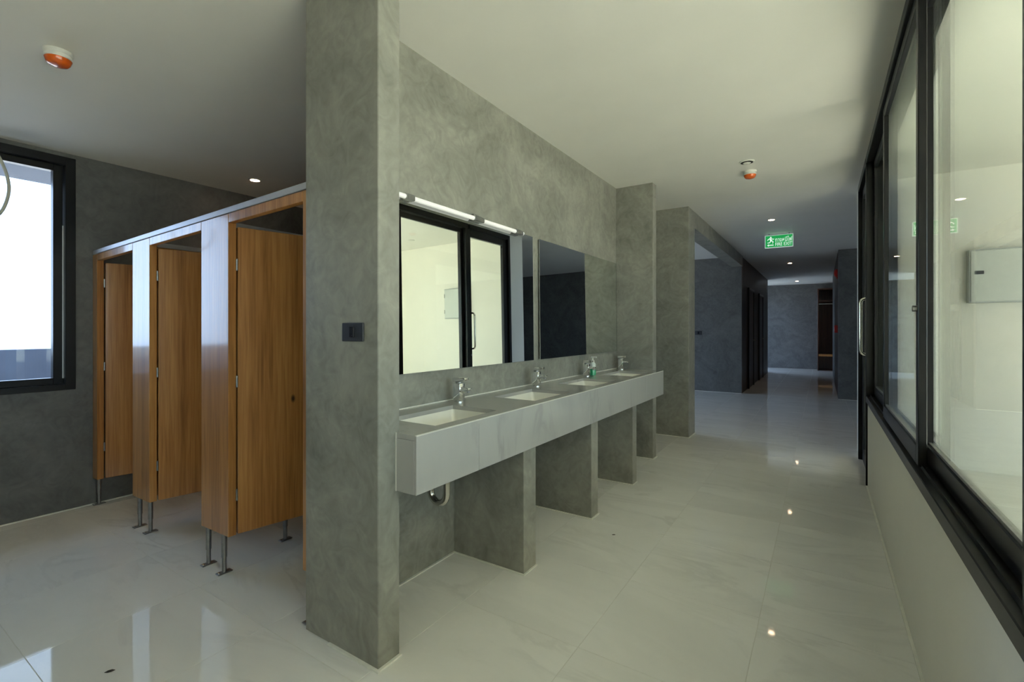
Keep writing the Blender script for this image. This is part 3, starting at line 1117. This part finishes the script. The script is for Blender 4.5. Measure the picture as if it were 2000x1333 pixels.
# mirror light along the top of the first mirror
ml = empty('mirror_light', (XM, 2.22, MZ1))
tag(ml, 'slim white tube light with chrome clips over the first mirror', 'lamp')
MLX, MLZ = XM + 0.036, MZ1 - 0.008
part_tube('tube', ml, [(MLX, 1.62, MLZ), (MLX, 2.78, MLZ)], 0.0125, TUBE, 16)
for a, b in ((1.675, 1.735), (2.225, 2.32), (2.68, 2.765)):
    part_box('clip', ml, XM + 0.0165, MLX + 0.0145, a, b, MLZ - 0.0145, MLZ + 0.0145, STEEL, 0.003)
part_box('backplate', ml, XM + 0.0005, XM + 0.034, 2.235, 2.31, MLZ + 0.0145, MLZ + 0.028, STEEL, 0.002)

# ------------------------------------------------------------------ switches
sw = empty('light_switch', (-1.517, 1.21, 1.225))
tag(sw, 'charcoal light switch plate on the near cement wall end', 'switch')
part_box('plate', sw, -1.579, -1.456, 1.202, 1.21, 1.222, 1.294, DPLATE, 0.003, 2)
part_box('rocker', sw, -1.530, -1.505, 1.198, 1.203, 1.237, 1.279, DROCK, 0.0015)
sw2 = empty('light_switch', (-2.12, 10.30, 1.15))
tag(sw2, 'small dark switch plate on the bluish wall across the hall', 'switch')
part_box('plate', sw2, -2.19, -2.06, 10.29, 10.30, 1.15, 1.23, DPLATE, 0.003)
part_box('rocker', sw2, -2.14, -2.11, 10.286, 10.291, 1.165, 1.215, DROCK)

# ------------------------------------------------------------------ electrical panel in the white room
PX0, PX1, PZ0, PZ1 = 1.09, 1.53, 1.50, 1.97
YP = 5.82
pb = empty('electrical_panel', ((PX0 + PX1) / 2, YP, PZ0))
tag(pb, 'pale grey metal electrical panel on the white wall behind glass', 'panel')
part_box('enclosure', pb, PX0, PX1, YP - 0.085, YP, PZ0, PZ1, PBOXE, 0.003)
dr = part_box('cover_door', pb, PX0 + 0.012, PX1 - 0.012, YP - 0.096, YP - 0.087, PZ0 + 0.012, PZ1 - 0.012, PBOX, 0.003)
part_box('latch', dr, PX0 + 0.035, PX0 + 0.095, YP - 0.103, YP - 0.097, PZ0 + 0.25, PZ0 + 0.28, DROCK, 0.002)
part_lathe('hinge', dr, (PX1 - 0.012, YP - 0.095, PZ0 + 0.08), [(0.006, 0), (0.006, 0.06)], STEEL, 8)
part_lathe('hinge', dr, (PX1 - 0.012, YP - 0.095, PZ1 - 0.14), [(0.006, 0), (0.006, 0.06)], STEEL, 8)

# ------------------------------------------------------------------ ceiling fittings
def downlight(x, y, z, label, lit=True):
    d = empty('downlight', (x, y, z))
    tag(d, label, 'lamp', 'recessed ceiling downlights')
    part_lathe('trim_ring', d, (x, y, z - 0.008), [(0.040, 0.0), (0.046, 0.001), (0.052, 0.005), (0.052, 0.0078)], PLASTIC, 24)
    part_lathe('lens', d, (x, y, z - 0.0125), [(0.022, 0.0), (0.036, 0.0042)], LAMP if lit else LAMPOFF, 20)
    if lit:
        ld = bpy.data.lights.new('downlight_lamp', 'SPOT')
        ld.energy = 9.0
        ld.color = (1.0, 0.70, 0.42)
        ld.spot_size = math.radians(100)
        ld.spot_blend = 0.6
        ld.shadow_soft_size = 0.03
        lo = bpy.data.objects.new('downlight_lamp', ld)
        COL.objects.link(lo)
        lo.parent = d
        lo.location = (0, 0, -0.03)
    return d


DLX, DLY = -4.011, 2.186
downlight(DLX, DLY, czl(DLX), 'lit warm downlight in the dark ceiling above the wooden cubicles')
downlight(-0.55, 7.05, CZ, 'lit warm downlight on the ceiling just before the green exit sign')
downlight(-0.578, 11.9, CZ, 'lit warm downlight over the dark corridor beyond the exit sign')
downlight(-0.616, 16.5, CZ, 'lit warm downlight in the far room at the corridor end')
downlight(1.75, 5.25, CZ, 'unlit downlight in the white room seen only in the mirror', False)


def detector(x, y, z, label):
    d = empty('smoke_detector', (x, y, z))
    tag(d, label, 'smoke detector', 'smoke detectors with orange dust covers')
    part_lathe('mount', d, (x, y, z - 0.018), [(0.050, 0.0), (0.056, 0.006), (0.056, 0.018)], PLASTIC, 28)
    part_lathe('housing', d, (x, y, z - 0.036), [(0.052, 0.0), (0.054, 0.004), (0.050, 0.018)], PLASTIC, 28)
    part_lathe('dust_cover', d, (x, y, z - 0.068), [(0.016, 0.0), (0.036, 0.004), (0.044, 0.012), (0.051, 0.030), (0.051, 0.0318)], ORANGE, 28)
    return d


detector(-3.08, 0.73, czl(-3.08), 'white smoke detector with orange cover on the ceiling near the left window')
detector(-0.545, 4.79, CZ, 'white smoke detector with orange cover on the ceiling above the corridor')
sp = empty('ceiling_speaker', (-0.536, 4.50, CZ))
tag(sp, 'flat round ceiling fitting with dark slots just before the corridor smoke detector', 'ceiling fitting')
part_lathe('rim', sp, (-0.536, 4.50, CZ - 0.010), [(0.050, 0.0), (0.060, 0.004), (0.060, 0.0098)], PLASTIC, 28)
part_lathe('slot_ring', sp, (-0.536, 4.50, CZ - 0.014), [(0.036, 0.0), (0.049, 0.0038)], RUBBER, 28)
part_lathe('cap', sp, (-0.536, 4.50, CZ - 0.020), [(0.022, 0.0), (0.032, 0.0058)], PLASTIC, 24)

# ------------------------------------------------------------------ exit sign
EX, EY, EZ0, EZ1 = -0.535, 8.10, 2.485, 2.675
EW = 0.185
es = empty('exit_sign', (EX, EY, EZ0))
tag(es, 'glowing green fire exit sign hanging from the corridor ceiling', 'sign')
part_box('sign_box', es, EX - EW, EX + EW, EY, EY + 0.04, EZ0, EZ1, SIGNF, 0.004)
part_box('green_face', es, EX - EW + 0.010, EX + EW - 0.010, EY - 0.004, EY - 0.0005, EZ0 + 0.010, EZ1 - 0.010, SIGNG)
for dx in (-0.13, 0.13):
    part_tube('hanger', es, [(EX + dx, EY + 0.02, EZ1 - 0.001), (EX + dx, EY + 0.02, CZ)], 0.006, STEEL, 8)


def text_part(parent, body, size, cx, z, y, width, mat, name):
    cu = bpy.data.curves.new('text', 'FONT')
    cu.body = body
    cu.size = size
    cu.extrude = 0.0008
    cu.align_x = 'CENTER'
    to = bpy.data.objects.new('text', cu)
    COL.objects.link(to)
    dg = bpy.context.evaluated_depsgraph_get()
    dg.update()
    me = bpy.data.meshes.new_from_object(to.evaluated_get(dg))
    bpy.data.objects.remove(to)
    xs = [v.co.x for v in me.vertices]
    ys = [v.co.y for v in me.vertices]
    if not xs:
        return None
    sx = width / max(1e-6, (max(xs) - min(xs)))
    mx_, my_ = (max(xs) + min(xs)) / 2, min(ys)
    sy = size / max(1e-6, (max(ys) - min(ys)))
    o = wloc(parent)
    for v in me.vertices:
        v.co = Vector((cx + (v.co.x - mx_) * sx, y - v.co.z, z + (v.co.y - my_) * sy)) - o
    me.materials.clear()
    me.materials.append(mat)
    return link(name, me, mat, parent)


text_part(es, '\u0e17\u0e32\u0e07\u0e2b\u0e19\u0e35\u0e44\u0e1f', 0.075, EX + 0.062, EZ0 + 0.082, EY - 0.006, 0.215, SIGNW, 'thai_lettering')
text_part(es, 'FIRE EXIT', 0.048, EX + 0.062, EZ0 + 0.024, EY - 0.006, 0.215, SIGNW, 'lettering')


def sign_poly(name, polys):
    bm = bmesh.new()
    for poly in polys:
        lo = [bm.verts.new((EX - EW + 0.02 + p[0] - es.location.x, EY - 0.0075 - es.location.y, EZ0 + 0.018 + p[1] - es.location.z)) for p in poly]
        hi = [bm.verts.new((v.co.x, v.co.y + 0.0025, v.co.z)) for v in lo]
        bm.faces.new(lo)
        bm.faces.new(list(reversed(hi)))
        n = len(lo)
        for i in range(n):
            j = (i + 1) % n
            bm.faces.new((lo[j], lo[i], hi[i], hi[j]))
    return obj(name, bm, SIGNW, es)


circ = [(0.060 + 0.011 * math.cos(2 * math.pi * i / 10), 0.138 + 0.011 * math.sin(2 * math.pi * i / 10)) for i in range(10)]
sign_poly('running_man', [circ,
                          [(0.045, 0.128), (0.068, 0.122), (0.074, 0.085), (0.052, 0.080)],
                          [(0.047, 0.127), (0.020, 0.112), (0.014, 0.094), (0.022, 0.091), (0.027, 0.105), (0.048, 0.114)],
                          [(0.068, 0.121), (0.086, 0.103), (0.104, 0.108), (0.102, 0.117), (0.088, 0.114), (0.070, 0.128)],
                          [(0.054, 0.083), (0.042, 0.066), (0.016, 0.062), (0.015, 0.053), (0.049, 0.056), (0.064, 0.080)],
                          [(0.064, 0.084), (0.084, 0.072), (0.080, 0.046), (0.089, 0.045), (0.096, 0.077), (0.074, 0.092)]])
sign_poly('arrow', [[(0.012, 0.022), (0.032, 0.040), (0.032, 0.028), (0.098, 0.028), (0.098, 0.016), (0.032, 0.016), (0.032, 0.004)]])

# ------------------------------------------------------------------ far corridor things
fb = empty('alarm_bell', (0.25, 10.90, 2.2))
tag(fb, 'round red alarm bell high on the right corridor wall', 'alarm')
part_lathe('gong', fb, (0.249, 10.90, 2.33), [(0.075, 0.0), (0.075, -0.03), (0.05, -0.05), (0.015, -0.056)], RED, 20, 'X')
part_box('back_box', fb, 0.235, 0.25, 10.85, 10.95, 2.22, 2.30, RED, 0.003)
fc = empty('call_point', (0.25, 10.90, 1.2))
tag(fc, 'small red fire call point below the alarm bell', 'alarm')
part_box('box', fc, 0.20, 0.25, 10.84, 10.96, 1.20, 1.34, RED, 0.004)
part_box('press_plate', fc, 0.196, 0.201, 10.87, 10.93, 1.235, 1.30, PLASTIC, 0.001)

wr = empty('wardrobe', (0.45, 17.4, 0))
tag(wr, 'dark open wooden wardrobe with shelf and rail at the corridor end', 'wardrobe')
wx0, wx1, wy0, wy1 = -0.11, 1.1, 17.25, 17.795
part_box('side_panel', wr, wx0, wx0 + 0.03, wy0, wy1, 0, 2.5, DWOOD, 0.002)
part_box('side_panel', wr, wx1 - 0.03, wx1, wy0, wy1, 0, 2.5, DWOOD, 0.002)
part_box('back_panel', wr, wx0 + 0.03, wx1 - 0.03, wy1 - 0.02, wy1, 0.0, 2.5, DWOOD)
part_box('top_panel', wr, wx0 + 0.03, wx1 - 0.03, wy0, wy1 - 0.02, 2.46, 2.5, DWOOD)
part_box('shelf', wr, wx0 + 0.03, wx1 - 0.03, wy0, wy1 - 0.02, 2.10, 2.14, DWOOD)
part_box('bench_shelf', wr, wx0 + 0.03, wx1 - 0.03, wy0, wy1 - 0.02, 0.44, 0.50, WOOD, 0.002)
part_tube('hanging_rail', wr, [(wx0 + 0.03, 17.45, 2.04), (wx1 - 0.03, 17.45, 2.04)], 0.014, SATIN, 10)

# ------------------------------------------------------------------ small things
cb = bmesh.new()
ck = [(0.62, CZL), (0.68, 2.45), (0.735, 2.38), (0.775, 2.28), (0.793, 2.18), (0.785, 2.09), (0.755, 2.0), (0.70, 1.94), (0.62, 1.92), (0.53, 1.95), (0.47, 2.03), (0.46, 2.14)]
cp = []
for i in range(len(ck) - 1):
    p0, p1, p2, p3 = ck[max(0, i - 1)], ck[i], ck[i + 1], ck[min(len(ck) - 1, i + 2)]
    for q in range(4):
        t = q / 4
        cp.append((XL + 0.10,) + tuple(0.5 * (2 * p1[n] + (p2[n] - p0[n]) * t + (2 * p0[n] - 5 * p1[n] + 4 * p2[n] - p3[n]) * t * t + (3 * p1[n] - p0[n] - 3 * p2[n] + p3[n]) * t ** 3) for n in (0, 1)))
base = Vector(cp[0])
bm_tube(cb, [Vector(p) - base for p in cp], 0.009, 10)
co = obj('hanging_cable', cb, CABLE, None, base, smooth=True)
tag(co, 'cream cable hanging in a loop from the ceiling before the left window', 'cable')


def leafbit(x, y, rot, label, k):
    bm = bmesh.new()
    pts = [(-0.022, 0, 0.001), (-0.008, 0.006, 0.004), (0.010, 0.007, 0.005), (0.024, 0.001, 0.002), (0.010, -0.005, 0.001), (-0.008, -0.006, 0.001)]
    lo = [bm.verts.new(p) for p in pts]
    hi = [bm.verts.new((p[0], p[1], p[2] + 0.002)) for p in pts]
    bm.faces.new(list(reversed(lo)))
    bm.faces.new(hi)
    for i in range(6):
        j = (i + 1) % 6
        bm.faces.new((lo[i], lo[j], hi[j], hi[i]))
    o = obj('leaf_scrap', bm, LEAFM, None, (x, y, 0))
    o.rotation_euler.z = rot
    o.scale = (k, k, k)
    return tag(o, label, 'debris', 'dark scraps lying on the floor')


leafbit(-1.075, 2.80, 0.5, 'tiny dark scrap on the floor in front of the support panels', 0.5)
leafbit(-2.21, 0.665, 1.0, 'tiny dark scrap on the floor tiles in front of the cubicles', 0.7)
